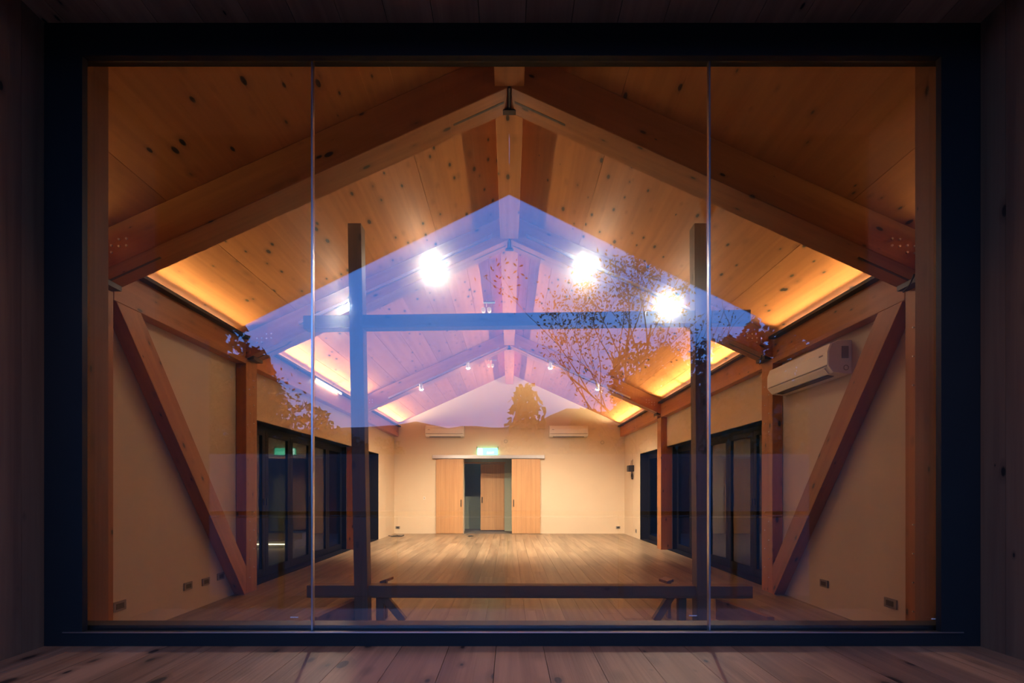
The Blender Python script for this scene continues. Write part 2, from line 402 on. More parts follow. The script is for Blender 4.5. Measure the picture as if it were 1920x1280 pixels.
for X, w_ in ((-1.45, 'left'), (0, 'middle'), (1.45, 'right')):  # unseen lamps added to light the window seat boards warmly
    e = tag(empty('added_downlight', (X, 1.2, H(3.0))), f'added unseen downlight over the window seat, {w_} one, above the frame', 'light', 'added downlights')
    top = PT(X)
    mesh('cord', *tube([(X, 1.2, H(2.68)), (X, 1.2, top)], .004, 6), M_black, parent=e)
    mesh('can', *cyl((X, 1.2, H(2.64)), .035, .10, 'z', 16), M_black, parent=e)
    mesh('diffuser', *cyl((X, 1.2, H(2.592)), .028, .006, 'z', 16), M_added_lamp, parent=e)
    ld = bpy.data.lights.new('porch', 'SPOT'); ld.energy = 34; ld.color = (1, .66, .42); ld.shadow_soft_size = .04; ld.spot_size = math.radians(62); ld.spot_blend = .8
    lo = bpy.data.objects.new('added_bulb', ld); C.objects.link(lo); lo.parent = e
    lo.matrix_local = WORLD[e.name].inverted() @ aim_mat((X, 1.2, H(2.57)), (0, .24, -1))
rl = tag(empty('porch_railing', (0, PY-.15, -.32)), 'low porch railing with dark top rail, mirrored as a thin line across the window', 'railing')
box('top_rail', -4.3, 4.3, PY-.18, PY-.12, H(-.31), H(-.26), M_dark, 'x', rl, .004)
mesh('steel_bar', *tube([(-4.3, PY-.11, H(-.335)), (4.3, PY-.11, H(-.335))], .008, 8), M_alu, 'x', rl)
for k in range(7): box('railing_post', -4.25+k*1.4, -4.19+k*1.4, PY-.18, PY-.12, -.32, H(-.31), M_dark, 'z', rl)

# ------------------------------------------------------------------ posts, rafters, wall plates, ridge beam, braces
def bolts(parent, pts, axis, r=.008):
    P = [cyl(p, r, .012, axis, 8) for p in pts]
    V, Fc = join(P); o = mesh('bolt_heads', V, Fc, M_bolt, parent=parent); o['kind'] = 'stuff'
nA = ['nearest', 'middle', 'far']; side = {-1: 'left', 1: 'right'}
postlab = {(-1, 0): 'timber wall post mostly hidden behind the window jamb at the far left', (1, 0): 'timber wall post mostly hidden behind the window jamb at the far right',
           (-1, 1): 'timber post on the left wall at the foot of the slanting brace', (1, 1): 'timber post on the right wall beside the wall air conditioner, dotted with bolts',
           (-1, 2): 'far timber post on the left wall between two dark glazed openings', (1, 2): 'far timber post on the right wall between two dark glazed openings'}
raflab = {(0,): 'large shadowed rafter closest to the window', (1,): 'rafter crossing behind the reflected sky with big glaring spotlights', (2,): 'farthest rafter, carrying the small spotlights'}
for i, (ya, yb) in enumerate(RAF):
    for s in (-1, 1):
        po = tag(empty('timber_post', (s*3.19, ya+.12, 0)), postlab[(s, i)], 'post', 'timber wall posts')
        a, b = sorted((s*3.075, s*3.30))
        zt = U(3.075)-.002 if i < 2 else H(1.473)
        if i == 0: a, b = sorted((s*3.075, s*3.195))
        if i == 1: a, b = sorted((s*3.075, s*3.195))
        box('post_shaft', a, b, ya, yb, .0, zt, M_beam, 'z', po, .004)
        if i == 1 or i == 0:
            bolts(po, [(s*3.072, ya+.07+.09*(k % 2), .18+.11*k) for k in range(8)]+[(s*3.072, ya+.07+.09*(k % 2), 1.9+.11*k) for k in range(6)], 'x', .006)
        rf = tag(empty('roof_rafter', (s*1.6, ya+.12, U(1.6))), f'{side[s]} slope, '+raflab[(i,)], 'rafter', 'paired roof rafters')
        xe = 3.195
        poly = [(s*.012, U(.012)), (s*xe, U(xe)), (s*xe, T(xe)-.002), (s*.012, T(.012)-.002)]
        mesh('rafter_beam', *prismy(poly, ya, yb), M_beam, Matrix.Rotation(s*ANG, 4, 'Y'), rf, .004)
        # kerf slot for the hidden plate, near ridge and near eave
        for (k0, k1) in ((.04, .42), (2.62, 3.0)):
            mesh('plate_slot', *prismy([(s*k0, U(k0)-.0015), (s*k1, U(k1)-.0015), (s*k1, U(k1)+.006), (s*k0, U(k0)+.006)], ya+.108, ya+.128), M_vent, Matrix.Rotation(s*ANG, 4, 'Y'), rf)
        bolts(rf, [(s*(2.78+.055*(k % 4)), ya-.003, U(2.78+.055*(k % 4))+.10+.05*(k//4)+.02*(k % 2)) for k in range(8)], 'y', .008)
        mesh('shoe_plate', *boxg(*sorted((s*2.995, s*3.075)), ya+.02, yb-.02, U(3.075)-.008, U(3.075)+.03), M_steel, parent=rf)
    rc = tag(empty('ridge_connector', (0, ya+.1, U(0))), f'dark steel T-shaped connector plate at the peak of the {nA[i]} rafter pair', 'bracket', 'steel connectors under the ridge')
    box('web_plate', -.007, .007, ya-.004, yb+.004, U(0)-.015, T(0)-.02, M_steel, parent=rc)
    box('flange_plate', -.05, .05, yb-.055, yb-.003, U(0)-.024, U(0)-.014, M_steel, parent=rc, bev=.002)
baylab = ['closest to the window', 'between the nearest and middle rafters', 'between the middle and far rafters', 'running to the end wall']
for i, (y0, y1) in enumerate(BAYS):
    rb = box('ridge_beam', -.107, .107, y0+.002, y1-.002, U(0)-.0, T(.107)-.002, M_beam, 'y', None, .003)
    tag(rb, f'ridge beam piece along the roof peak, {baylab[i]}', 'beam', 'ridge beam pieces')
    for s in (-1, 1):
        x0, x1 = sorted((s*3.075, s*3.196))
        wp = box('wall_plate', x0, x1, y0+.002, y1-.002, H(1.475), H(1.745), M_beam, 'y', None, .004)
        tag(wp, f'horizontal eaves beam on top of the {side[s]} wall, {baylab[i]}', 'beam', 'eaves beams')
def clip(poly, f):
    out = []
    for i in range(len(poly)):
        a, b = poly[i], poly[(i+1) % len(poly)]; fa, fb = f(a), f(b)
        if fa >= 0: out.append(a)
        if (fa >= 0) != (fb >= 0):
            t = fa/(fa-fb); out.append((a[0]+t*(b[0]-a[0]), a[1]+t*(b[1]-a[1])))
    return out
for s in (-1, 1):
    p, q = Vector((3.86, H(1.50))), Vector((5.70, H(-1.22)))
    d = (q-p).normalized(); n = Vector((-d.y, d.x))*.105; p -= d*.3; q += d*.3
    poly = [tuple(p+n), tuple(q+n), tuple(q-n), tuple(p-n)]
    poly = clip(poly, lambda v: 5.608-v[0]); poly = clip(poly, lambda v: v[1]-.001); poly = clip(poly, lambda v: H(1.473)-v[1]); poly = clip(poly, lambda v: v[0]-3.732)
    x0, x1 = sorted((s*3.072, s*3.194))
    ang = math.atan2(d.y, d.x)
    rot = Matrix.Rotation(ang, 4, 'X') @ AX['y']
    br = mesh('diagonal_brace', *prismx(poly, x0, x1), M_beam, rot, None, .003)
    tag(br, f'slanting timber brace against the cream plaster of the {side[s]} wall', 'brace', 'wall braces')

# ------------------------------------------------------------------ cove lights on the eaves beams
for i, (y0, y1) in enumerate(BAYS):
    for s in (-1, 1):
        cv = tag(empty('cove_light', (s*3.08, (y0+y1)/2, H(1.746))), f'cove light track above the {side[s]} eaves beam, {baylab[i]}', 'light', 'cove lights')
        a, b = y0+.05, y1-.05
        if i == 3: b = YD-.03
        box('track', *sorted((s*3.002, s*3.076)), a, b, H(1.742), H(1.772), M_black, 'y', cv)
        L = b-a; n = max(1, round(L/1.2))
        for k in range(n):
            t0 = a+.04+k*(L-.08)/n; t1 = t0+(L-.08)/n-.06
            vis = (i == 2 and s == -1 and k == 1)
            xx = s*(3.108)
            mesh('led_tube', *tube([(xx, t0, H(1.758)), (xx, t1, H(1.758))], .006, 8), M_tube if not vis else M_tube, 'y', cv)
            ld = bpy.data.lights.new('led', 'AREA'); ld.shape = 'RECTANGLE'; ld.size = t1-t0; ld.size_y = .02
            ld.energy = LED_W[i]*(t1-t0); ld.color = WARM; ld.spread = math.radians(60)
            lo = bpy.data.objects.new('led_lamp', ld); C.objects.link(lo)
            zd = Vector((-s*.891, 0, .454)); xd = Vector((0, 1, 0)); yd = (-zd).cross(xd) * -1
            # light emits along local -Z
            zl = -zd; yl = zl.cross(xd); Mx = Matrix((xd, yl, zl)).transposed().to_4x4()
            Mx = Matrix.Translation(Vector((s*3.095, (t0+t1)/2, H(1.768)))) @ Mx
            lo.parent = cv; lo.matrix_local = WORLD[cv.name].inverted() @ Mx
# one tube on the left that hangs in view
o = tag(empty('strip_light', (-3.05, 8.05, H(1.73))), 'bare glowing tube light on the left eaves beam left of the dark timber frame', 'light')
mesh('tube', *tube([(-3.035, 7.5, H(1.735)), (-3.035, 8.62, H(1.735))], .011, 10), M_tube, 'y', o)
for yy in (7.47, 8.65): box('end_cap', -3.055, -3.015, yy-.02, yy+.02, H(1.715), H(1.75), M_alu, parent=o)

# ------------------------------------------------------------------ track rails and spotlights
XS = {1: [-1.83, -.87, .87, 1.83], 2: [-1.78, -.83, .83, 1.78]}
pos = {0: 'lower', 1: 'upper', 2: 'upper', 3: 'lower'}
for i in (1, 2):
    ya = RAF[i][0]; up = .10 if i == 1 else .02
    for s in (-1, 1):
        k0, k1 = .2, 2.45
        V, Fc = prismy([(s*k0, U(k0)+up), (s*k1, U(k1)+up), (s*k1, U(k1)+up+.034), (s*k0, U(k0)+up+.034)], ya-.036, ya-.001)
        tr = mesh('light_track', V, Fc, M_alu, Matrix.Rotation(s*ANG, 4, 'Y'), None, .003)
        tag(tr, f'white light track on the {nA[i]} rafter, {side[s]} slope', 'track', 'spotlight tracks')
    for k, X in enumerate(XS[i]):
        s = -1 if X < 0 else 1
        zc = U(X)+up-.035; yc = ya-.10
        sp = tag(empty('track_spotlight', (X, ya-.02, U(X)+up)), f'{pos[k]} {side[s]} spotlight on the track of the {nA[i]} rafter, {"big glaring" if i == 1 else "small bright"} lamp', 'spotlight', 'track spotlights')
        box('adapter', X-.02, X+.02, ya-.034, ya-.006, U(X)+up-.045, U(X)+up-.012, M_white, parent=sp, bev=.003)
        mesh('stem', *tube([(X, ya-.02, U(X)+up-.02), (X, ya-.06, zc-.02)], .008, 8), M_white, parent=sp)
        d = (Vector((-X*.62, -3.6, -2.75)) if i == 1 else Vector((-X*.05, .42, -1))).normalized()
        cpos = Vector((X, ya-.075, zc-.035)); q = d.to_track_quat('Z', 'Y').to_matrix()
        def lathe(prof, n=20):
            V = []; Fc = []
            for (z, r) in prof:
                for j in range(n):
                    a = 2*math.pi*j/n; V.append(tuple(cpos+q @ Vector((r*math.cos(a), r*math.sin(a), z))))
            m_ = len(prof)
            for u in range(m_-1):
                for j in range(n): Fc.append((u*n+j, u*n+(j+1) % n, (u+1)*n+(j+1) % n, (u+1)*n+j))
            Fc.append(tuple(range(n))); Fc.append(tuple((m_-1)*n+j for j in range(n)))
            return V, Fc
        mesh('lamp_head', *lathe([(-.07, .018), (-.06, .030), (.0, .038), (.05, .042), (.05, .039)]), M_white, parent=sp)
        mesh('lens', *lathe([(.051, .038), (.058, .036), (.070, .024), (.076, .004)]), M_lens if i == 1 else M_lens2, parent=sp, smooth=True)
        ld = bpy.data.lights.new('spot', 'SPOT'); ld.energy = SPOT_W*(1.0 if i == 2 else .25); ld.color = SPOTC; ld.spot_size = math.radians(122 if i == 2 else 50); ld.spot_blend = .75; ld.shadow_soft_size = .03
        lo = bpy.data.objects.new('spot_lamp', ld); C.objects.link(lo); lo.parent = sp
        lo.matrix_local = WORLD[sp.name].inverted() @ aim_mat(cpos+d*.085, d)
for X, yy, lab in ((-.37, 7.75, 'white twin-headed ceiling lamp left of the ridge beam, above the dark crossbar'), (-.43, 11.1, 'tiny white ceiling lamp left of the ridge beam, below the dark crossbar')):
    e = tag(empty('ceiling_lamp', (X, yy, T(X))), lab, 'light')
    box('mount_plate', X-.05, X+.14, yy-.03, yy+.03, T(X)-.045, T(X)-.025, M_alu, parent=e, bev=.003)
    mesh('stem', *tube([(X, yy, T(X)+.0), (X, yy, T(X)-.11)], .008, 8), M_alu, parent=e)
    for dx in (-.045, .045): mesh('lamp_head', *cyl((X+dx, yy-.01, T(X)-.17), .036, .10, 'y', 16, .030), M_white, parent=e)

# ------------------------------------------------------------------ dark timber frame standing inside the window
D0 = 4.327; s0 = F/D0; tk = .12
def px(x, y): return ((x-955)/s0, H((918-y)/s0))
fr = tag(empty('timber_gantry', (.18, D0+.06, 0)), 'dark free-standing timber frame of two posts and two crossbars just behind the glass', 'gantry')
for (xt, xb) in ((651.5, 664.8), (1302, 1307.5)):
    a = px(xt, 418); b = px(xb, 1163); t_ = (a[1]-.0)/(a[1]-b[1]); xb0 = a[0]+(b[0]-a[0])*t_
    poly = [(a[0], a[1]), (a[0]+.121, a[1]), (xb0+.121, .001), (xb0, .001)]
    mesh('post', *prismy(poly, D0, D0+tk), M_dark, 'z', fr, .003)
def bar(name, p0, p1, h, y0, y1):
    (x0, z0), (x1, z1) = p0, p1
    rot = Matrix.Rotation(-math.atan2(z1-z0, x1-x0), 4, 'Y')
    mesh(name, *prismy([(x0, z0), (x1, z1), (x1, z1-h), (x0, z0-h)], y0, y1), M_dark, rot, fr, .003)
bar('crossbar', px(567.8, 591), px(1408.5, 580), .116, D0+.004, D0+tk-.004)
bar('crossbar', px(572, 1098.5), px(1415, 1100), .112, D0+.03, D0+.03+.12)
# cross feet and struts
for s in (-1, 1):
    xc = -1.32 if s < 0 else 1.76
    # foot board running toward the window, on edge
    x1_, x0_ = xc+(-.10 if s < 0 else .16), xc+(-.22 if s < 0 else .30)
    y0, y1 = 3.78, 4.40
    V = []
    for (yy, xx) in ((y0, x0_ - .0), (y1, x1_)):
        for dx in (-.03, .03):
            for zz in (.04 if yy == y0 else .04, .215 if yy == y0 else .20): V.append((xx+dx, yy, zz))
    V, Fc = boxg(-.03, .03, y0, y1, .03, .215); V = [(v[0]+(x0_ if v[1] == y0 else x1_), v[1], v[2]) for v in V]
    mesh('foot_board', V, Fc, M_deck, 'y', fr, .003)
    # short stub and splayed strut on the hall side of the lower crossbar
    xs0 = px(700 if s < 0 else 1279, 0)[0]
    box('stub', xs0, xs0+.07, D0+.085, D0+.148, .001, H(-.986), M_dark, 'z', fr, .003)
    a0 = Vector((px(711 if s < 0 else 1267, 0)[0], H(-.97))); a1 = Vector((px(752 if s < 0 else 1236, 0)[0], .005))
    dd = (a1-a0).normalized(); nn = Vector((-dd.y, dd.x))*.032
    mesh('strut', *prismy([tuple(a0+nn), tuple(a1+nn), tuple(a1-nn), tuple(a0-nn)], D0+.085, D0+.148), M_dark, Matrix.Rotation(-math.atan2(dd.y, dd.x), 4, 'Y'), fr, .002)
    # chip of board peeking over the crossbar
    xa = px(703 if s < 0 else 1262, 0)[0]
    V, Fc = boxg(xa, xa+.06, D0+.16, D0+.30, H(-.86), H(-.835))
    V = [(v[0]+(v[1]-D0-.16)*.25*(-s), v[1], v[2]-.02*(v[0] < xa+.05)) for v in V]
    mesh('spacer_board', V, Fc, M_deck, 'y', fr)
    box('spacer_leg', xa+.02, xa+.05, D0+.20, D0+.26, .001, H(-.865), M_dark, 'z', fr)

# ------------------------------------------------------------------ glazed folding doors in the side walls
dn = 1
for s in (-1, 1):
    for oi_, (y0, y1) in enumerate(OP):
        d = struct(empty(f'door_{dn}', (s*3.42, (y0+y1)/2, 0))); dn += 1
        xa, xb = sorted((s*3.40, s*3.448))
        mesh('door_frame', *join([boxg(xa, xb, y0, y0+.05, .002, DT-.002), boxg(xa, xb, y1-.05, y1, .002, DT-.002), boxg(xa, xb, y0+.05, y1-.05, DT-.06, DT-.002), boxg(xa, xb, y0+.05, y1-.05, .002, .03)]), M_leaf_black, parent=d)
        # reveal lining
        mesh('reveal', *join([boxg(*sorted((s*3.203, s*3.40)), y0, y1, DT-.012, DT-.002), boxg(*sorted((s*3.21, s*3.40)), y0, y1, .001, .012), boxg(*sorted((s*(3.203 if oi_ else 3.31), s*3.40)), y1-.012, y1-.001, .012, DT-.012), boxg(*sorted((s*3.31, s*3.40)), y0+.001, y0+.012, .012, DT-.012)]), M_leaf_black, parent=d)
        n = 5 if oi_ == 0 else 2
        wv = (y1-y0-.1)/n
        for k in range(n):
            a = y0+.05+k*wv; b = a+wv; sw = .085
            la, lb = sorted((s*3.385, s*3.43))
            lf = mesh('door_leaf', *join([boxg(la, lb, a+.003, a+sw, .035, DT-.065), boxg(la, lb, b-sw, b-.003, .035, DT-.065), boxg(la, lb, a+sw, b-sw, DT-.14, DT-.065), boxg(la, lb, a+sw, b-sw, .035, .13)]), M_leaf_black, parent=d)
            box('pane', min(s*3.405, s*3.413), max(s*3.405, s*3.413), a+sw, b-sw, .13, DT-.14, M_dglass, parent=lf)
            hy = (b-.035) if k % 2 == 0 else (a+.035)
            box('handle', *sorted((s*3.372, s*3.385)), hy-.008, hy+.008, 1.0, 1.10, M_steel, parent=lf, bev=.003)

# ------------------------------------------------------------------ end wall: sliding doors, track, sign, air conditioners
sD = F/(YD-.05)
def pd(x, y): return ((x-955)/sD, H((918-y)/sD))
for lab, xa, xb, hx in (('light oak sliding door left of the doorway, handle on its right edge', 817.5, 868, 864.5), ('light oak sliding door right of the doorway, handle on its left edge', 959.5, 1013, 963)):
    x0, z0 = pd(xa, 860); x1, _ = pd(xb, 0)
    d = tag(empty('sliding_door', ((x0+x1)/2, YD-.04, 0)), lab, 'door', 'oak sliding doors')
    box('door_panel', x0, x1, YD-.06, YD-.015, .008, z0, M_door, 'z', d, .002)
    for k in range(1, 6):
        xx = x0+(x1-x0)*k/6
        box('groove', xx-.0015, xx+.0015, YD-.0607, YD-.0595, .02, z0-.02, M_jamb, 'z', d)
    hx_, hz = pd(hx, 943)
    box('pull_handle', hx_-.014, hx_+.014, YD-.068, YD-.059, hz-.10, hz+.10, M_steel, 'z', d, .004)
x0, z0 = pd(811, 859.5); x1, z1 = pd(1021, 853)
t = tag(empty('door_track', ((x0+x1)/2, YD-.06, z0)), 'long pale metal track box above the two oak sliding doors', 'track')
box('track_cover', x0, x1, YD-.10, YD-.003, z0, z1, M_alu, 'x', t, .004)
for xx in (x0, x1): box('end_cap', xx-.004, xx+.004, YD-.102, YD-.002, z0-.004, z1+.004, M_grey, parent=t)
# inner sliding door in the corridor
x0 = (901-955)/sC; x1 = (946-955)/sC
d = tag(empty('sliding_door', ((x0+x1)/2, YC+.05, 0)), 'inner oak sliding door half closed in the corridor beyond the doorway', 'door')
box('door_panel', x0, x1-.004, YC+.03, YC+.07, .006, H(ch)-.004, M_door, 'z', d, .002)
for k in range(1, 6): box('groove', x0+(x1-x0)*k/6-.0015, x0+(x1-x0)*k/6+.0015, YC+.0293, YC+.031, .02, H(ch)-.03, M_jamb, 'z', d)
box('pull_handle', x0+.03, x0+.065, YC+.022, YC+.03, .82, 1.0, M_steel, 'z', d, .003)
# exit sign
x0, z0 = pd(895, 852.6); x1, z1 = pd(933, 840)
cxs, czs = (x0+x1)/2, (z0+z1)/2
e = tag(empty('exit_sign', (cxs, YD-.04, z0)), 'brightly lit green and white exit sign above the doorway on the end wall', 'sign')
box('light_box', x0, x1, YD-.06, YD-.012, z0, z1, M_sign, parent=e, bev=.003)
for xx in (x0-.012, x1+.012): box('hanging_bracket', xx-.007, xx+.007, YD-.045, YD-.002, z1-.03, z1+.045, M_steel, parent=e)
wS = x1-x0; hS = z1-z0
def flat(name, polys, m, yy, par):
    V, Fc = [], []
    for p in polys:
        n = len(V); q, f = prismy(p, yy-.001, yy+.001); V += q; Fc += [tuple(i+n for i in g_) for g_ in f]
    return mesh(name, V, Fc, m, parent=par)
px0 = x0+.012; pw = .13
flat('pictogram_panel', [[(px0, z0+.012), (px0+pw, z0+.012), (px0+pw, z1-.012), (px0, z1-.012)]], M_signw, YD-.0625, e)
ux = lambda a, b: (px0+a*pw, z0+.012+b*(hS-.024))
def limb(a, b, t):
    a = Vector(ux(*a)); b = Vector(ux(*b)); dd = (b-a).normalized(); nn = Vector((-dd.y, dd.x))*t
    return [tuple(a+nn), tuple(b+nn), tuple(b-nn), tuple(a-nn)]
head = [(ux(.45, .84)[0]+.012*math.cos(t_*math.pi/5), ux(.45, .84)[1]+.012*math.sin(t_*math.pi/5)) for t_ in range(10)]
flat('running_figure', [head, limb((.52, .72), (.60, .42), .011), limb((.60, .44), (.38, .30), .007), limb((.38, .30), (.36, .06), .007), limb((.60, .44), (.80, .28), .007), limb((.80, .28), (.95, .22), .006), limb((.53, .70), (.30, .60), .005), limb((.30, .60), (.22, .44), .005), limb((.54, .68), (.78, .62), .005), limb((.78, .62), (.88, .76), .005)], M_sign, YD-.065, e)
cu = bpy.data.curves.new('exit_text', 'FONT'); cu.body = 'EXIT'; cu.size = .075; cu.align_x = 'CENTER'; cu.extrude = .0008; cu.space_character = 1.35
to = bpy.data.objects.new('exit_text', cu); C.objects.link(to)
dg = bpy.context.evaluated_depsgraph_get(); me = bpy.data.meshes.new_from_object(to.evaluated_get(dg)); bpy.data.objects.remove(to)
me.materials.clear(); me.materials.append(M_signw)
link('sign_lettering', me, Matrix.Translation((x0+.36, YD-.0625, z0+.03)) @ Matrix.Rotation(math.pi/2, 4, 'X'), e)

def aircon(lab, M):
    """M maps local (x along length 0..L, y out from wall, z up from bottom) to world; part origins baked"""
    L, hh, dp = 1.06, .315, .22
    org = M @ Vector((L/2, 0, 0))
    e = tag(empty('air_conditioner', org), lab, 'air conditioner', 'wall air conditioners')
    prof = [(0, .0), (0, hh), (.13, hh), (.19, hh-.03), (dp, hh-.10), (dp, .07), (.17, .012), (.06, 0)]
    def pr(p, x0, x1):
        n = len(p); V = [M @ Vector((x0, y, z)) for y, z in p]+[M @ Vector((x1, y, z)) for y, z in p]
        return V, [tuple(range(n)), tuple(range(n, 2*n))]+[(i, (i+1) % n, n+(i+1) % n, n+i) for i in range(n)]
    mesh('casing', *pr(prof, 0, L), M_white, parent=e, bev=.005)
    mesh('front_panel', *pr([(dp-.005, .085), (dp+.006, .085), (dp+.006, hh-.105), (.197, hh-.028), (.186, hh-.03)], .008, L-.008), M_white, parent=e)
    mesh('air_outlet', *pr([(.10, -.0015), (.165, .008), (.1655, .004), (.10, -.005)], .10, L-.10), M_vent, parent=e)
    mesh('louvre', *pr([(.175, .014), (.215, .064), (.222, .060), (.182, .010)], .06, L-.06), M_white, parent=e)
    mesh('shadow_gap', *pr([(dp-.002, .073), (dp+.003, .073), (dp+.003, .083), (dp-.002, .083)], .02, L-.02), M_grey, parent=e)
    mesh('maker_badge', *pr([(dp+.0055, hh-.135), (dp+.0075, hh-.135), (dp+.0075, hh-.122), (dp+.0055, hh-.122)], .07, .13), M_grey, parent=e)
    return e
for lab, xa in (('white wall air conditioner on the end wall, left of the exit sign', -2.30), ('white wall air conditioner on the end wall, right of the exit sign', 1.095)):
    aircon(lab, Matrix.Translation((xa, YD-.001, H(1.455))) @ Matrix(((1, 0, 0, 0), (0, -1, 0, 0), (0, 0, 1, 0), (0, 0, 0, 1))))
ac = aircon('large white air conditioner high on the right wall above the slanting brace', Matrix.Translation((3.199, 4.48, H(1.085))) @ Matrix(((0, -1, 0, 0), (1, 0, 0, 0), (0, 0, 1, 0), (0, 0, 0, 1))))
box('control_window', 3.10, 3.16, 4.470, 4.478, H(1.23), H(1.34), M_grey, parent=ac)
mesh('pipe_cap', *ring((3.14, 4.475, H(1.14)), .022, .003, 'y'), M_grey, parent=ac)

# sockets, discs, router
def socket(lab, c, axis, wd=.12, hh=.075):
    x, y, z = c; e = tag(empty('wall_socket', (x, y, z-hh/2)), lab, 'socket', 'wall sockets')
    if axis == 'y':
        box('cover_plate', x-wd/2, x+wd/2, y-.012, y, z-hh/2, z+hh/2, M_grey, parent=e, bev=.002)
        box('socket_insert', x-wd*.3, x+wd*.3, y-.015, y-.012, z-hh*.28, z+hh*.28, M_vent, parent=e)
    else:
        s = 1 if x > 0 else -1
        box('cover_plate', *sorted((x, x-s*.014)), y-wd/2, y+wd/2, z-hh/2, z+hh/2, M_grey, parent=e, bev=.002)
        box('socket_insert', *sorted((x-s*.014, x-s*.017)), y-wd*.3, y+wd*.3, z-hh*.28, z+hh*.28, M_vent, parent=e)
socket('grey socket low on the end wall at its left corner', (-3.10, YD, H(-1.045)), 'y')
socket('grey socket low on the end wall near its right corner', (3.02, YD, H(-1.045)), 'y')
socket('grey socket low on the left wall, nearest the window jamb', (-WX, 3.93, H(-.95)), 'x', .13, .08)
socket('grey socket on the left wall, trio under the brace, the one nearest the window', (-WX, 4.77, H(-.955)), 'x')
socket('grey socket on the left wall, middle one of the trio under the brace', (-WX, 5.05, H(-.965)), 'x')
socket('grey socket on the left wall, last of the trio, closest to the brace foot', (-WX, 5.31, H(-.955)), 'x')
socket('grey socket low on the right wall beside the brace', (WX, 4.87, H(-.95)), 'x')
socket('grey socket low on the right wall, nearest the window jamb', (WX, 4.02, H(-.95)), 'x', .13, .08)
socket('small socket low on the right wall just beyond the far glazed door', (WX, 12.1, H(-1.04)), 'x', .09, .09)
for lab, xx, hz in (('round cover disc on the end wall right of the exit sign', -.10, 1.345), ('round cover disc on the end wall under the right air conditioner', 2.58, 1.315)):
    e = tag(empty('cover_disc', (xx, YD-.01, H(hz-.05))), lab, 'cover', 'round wall covers')
    mesh('disc', *cyl((xx, YD-.009, H(hz)), .042, .016, 'y', 24), M_wall, parent=e)
    mesh('rim', *ring((xx, YD-.016, H(hz)), .044, .006, 'y', 24), M_grey, parent=e)
e = tag(empty('wall_switch', (-2.36, YD-.005, H(-.26))), 'tiny pale switch on the end wall left of the left sliding door', 'switch')
box('plate', -2.39, -2.33, YD-.010, YD-.001, H(-.27), H(-.19), M_white, parent=e, bev=.002)
box('rocker', -2.372, -2.348, YD-.014, YD-.010, H(-.25), H(-.21), M_grey, parent=e)
e = tag(empty('router_box', (3.13, 12.4, H(.46))), 'black box with a coiled cable hung on the right wall by the far corner', 'device')
box('casing', 3.06, 3.199, 12.30, 12.50, H(.47), H(.63), M_black, parent=e, bev=.006)
mesh('antenna', *tube([(3.15, 12.33, H(.62)), (3.17, 12.33, H(.78))], .006), M_black, parent=e); mesh('antenna', *tube([(3.15, 12.47, H(.62)), (3.17, 12.47, H(.76))], .006), M_black, parent=e)
mesh('cable_coil', *join([ring((3.17, 12.40, H(.35+.004*k)), .07-.007*k, .012, 'x', 20, 6) for k in range(4)]+[tube([(3.17, 12.4, H(.47)), (3.17, 12.41, H(.41))], .008)]), M_black, parent=e)
pts = [(-3.15, 12.55, .02), (-3.05, 12.4, .012), (-2.92, 12.45, .010), (-2.86, 12.55, .012), (-2.95, 12.62, .02), (-3.04, 12.55, .012), (-2.98, 12.44, .018), (-2.80, 12.48, .010), (-2.74, 12.5, .035)]
e = mesh('floor_cable', *tube(pts, .014, 6), M_vent); tag(e, 'loose dark cable heaped on the floor in the far left corner', 'cable')
e = mesh('floor_cable', *tube([(-1.08, 12.5, .010), (-1.0, 12.45, .010), (-.94, 12.52, .010), (-.99, 12.6, .012), (-1.06, 12.56, .012)], .010, 6), M_vent); tag(e, 'short scrap of cable on the floor before the doorway', 'cable')
# drooping cable at right post heads
for i, (ya, yb) in enumerate(RAF[:2]):
    e = mesh('hanging_cable', *tube([(3.065, ya+.25, U(3.05)+.30), (3.062, ya+.26, U(3.05)+.05), (3.03, ya+.20, U(3.05)-.03), (2.99, ya+.10, U(3.0)-.05), (2.96, ya+.02, U(2.97)-.015)], .007, 6), M_black)
    tag(e, f'thin black cable looped under the right end of the {nA[i]} rafter', 'cable')

# ------------------------------------------------------------------ outside
g = struct(mesh('ground', *boxg(-160, 160, -200, 160, -.6, -.5), M_soil))
pv = struct(box('floor_terrace', -16, -3.46, 1.0, 18, -.5, -.42, M_conc))
pv = struct(box('floor_terrace_right', 3.46, 12, 1.0, 18, -.5, -.42, M_conc))
for s, nm in ((-1, 'left'), (1, 'right')):  # roofs and walls added to block sky light behind the glazed doors
    struct(mesh('roof_sky_blocker_'+nm, *boxg(*sorted((s*3.46, s*10.2)), .6, 18.4, H(1.25), H(1.33)), M_ext, 'y'))
    struct(mesh('wall_sky_blocker_'+nm, *join([boxg(*sorted((s*9.9, s*10.1)), .6, 18.4, -.5, H(1.25)), boxg(*sorted((s*3.75, s*9.9)), .6, .8, -.5, H(1.25)), boxg(*sorted((s*3.46, s*9.9)), 18.2, 18.4, -.5, H(1.25))]), M_ext, 'z'))
e = tag(empty('garden_wall', (0, -3.4, -.5)), 'long pale low garden wall mirrored faintly in the lower window glass', 'wall')
for k in range(10): box('wall_block', -10+k*2, -8.01+k*2, -3.5, -3.3, -.5, H(.58), plain('pale_render', (.20, .19, .19), .8, var=.1), parent=e)
e = tag(empty('terrace_step', (-6.7, 13.4, -.42)), 'outdoor step with glowing light strip seen through the left glazed doors', 'step')
box('tread', -8.6, -6.0, 13.40, 13.9, -.42, H(-1.42)+.0, M_conc, parent=e)
box('light_strip', -8.3, -6.1, 13.37, 13.40, H(-1.53), H(-1.505), M_strip, parent=e)
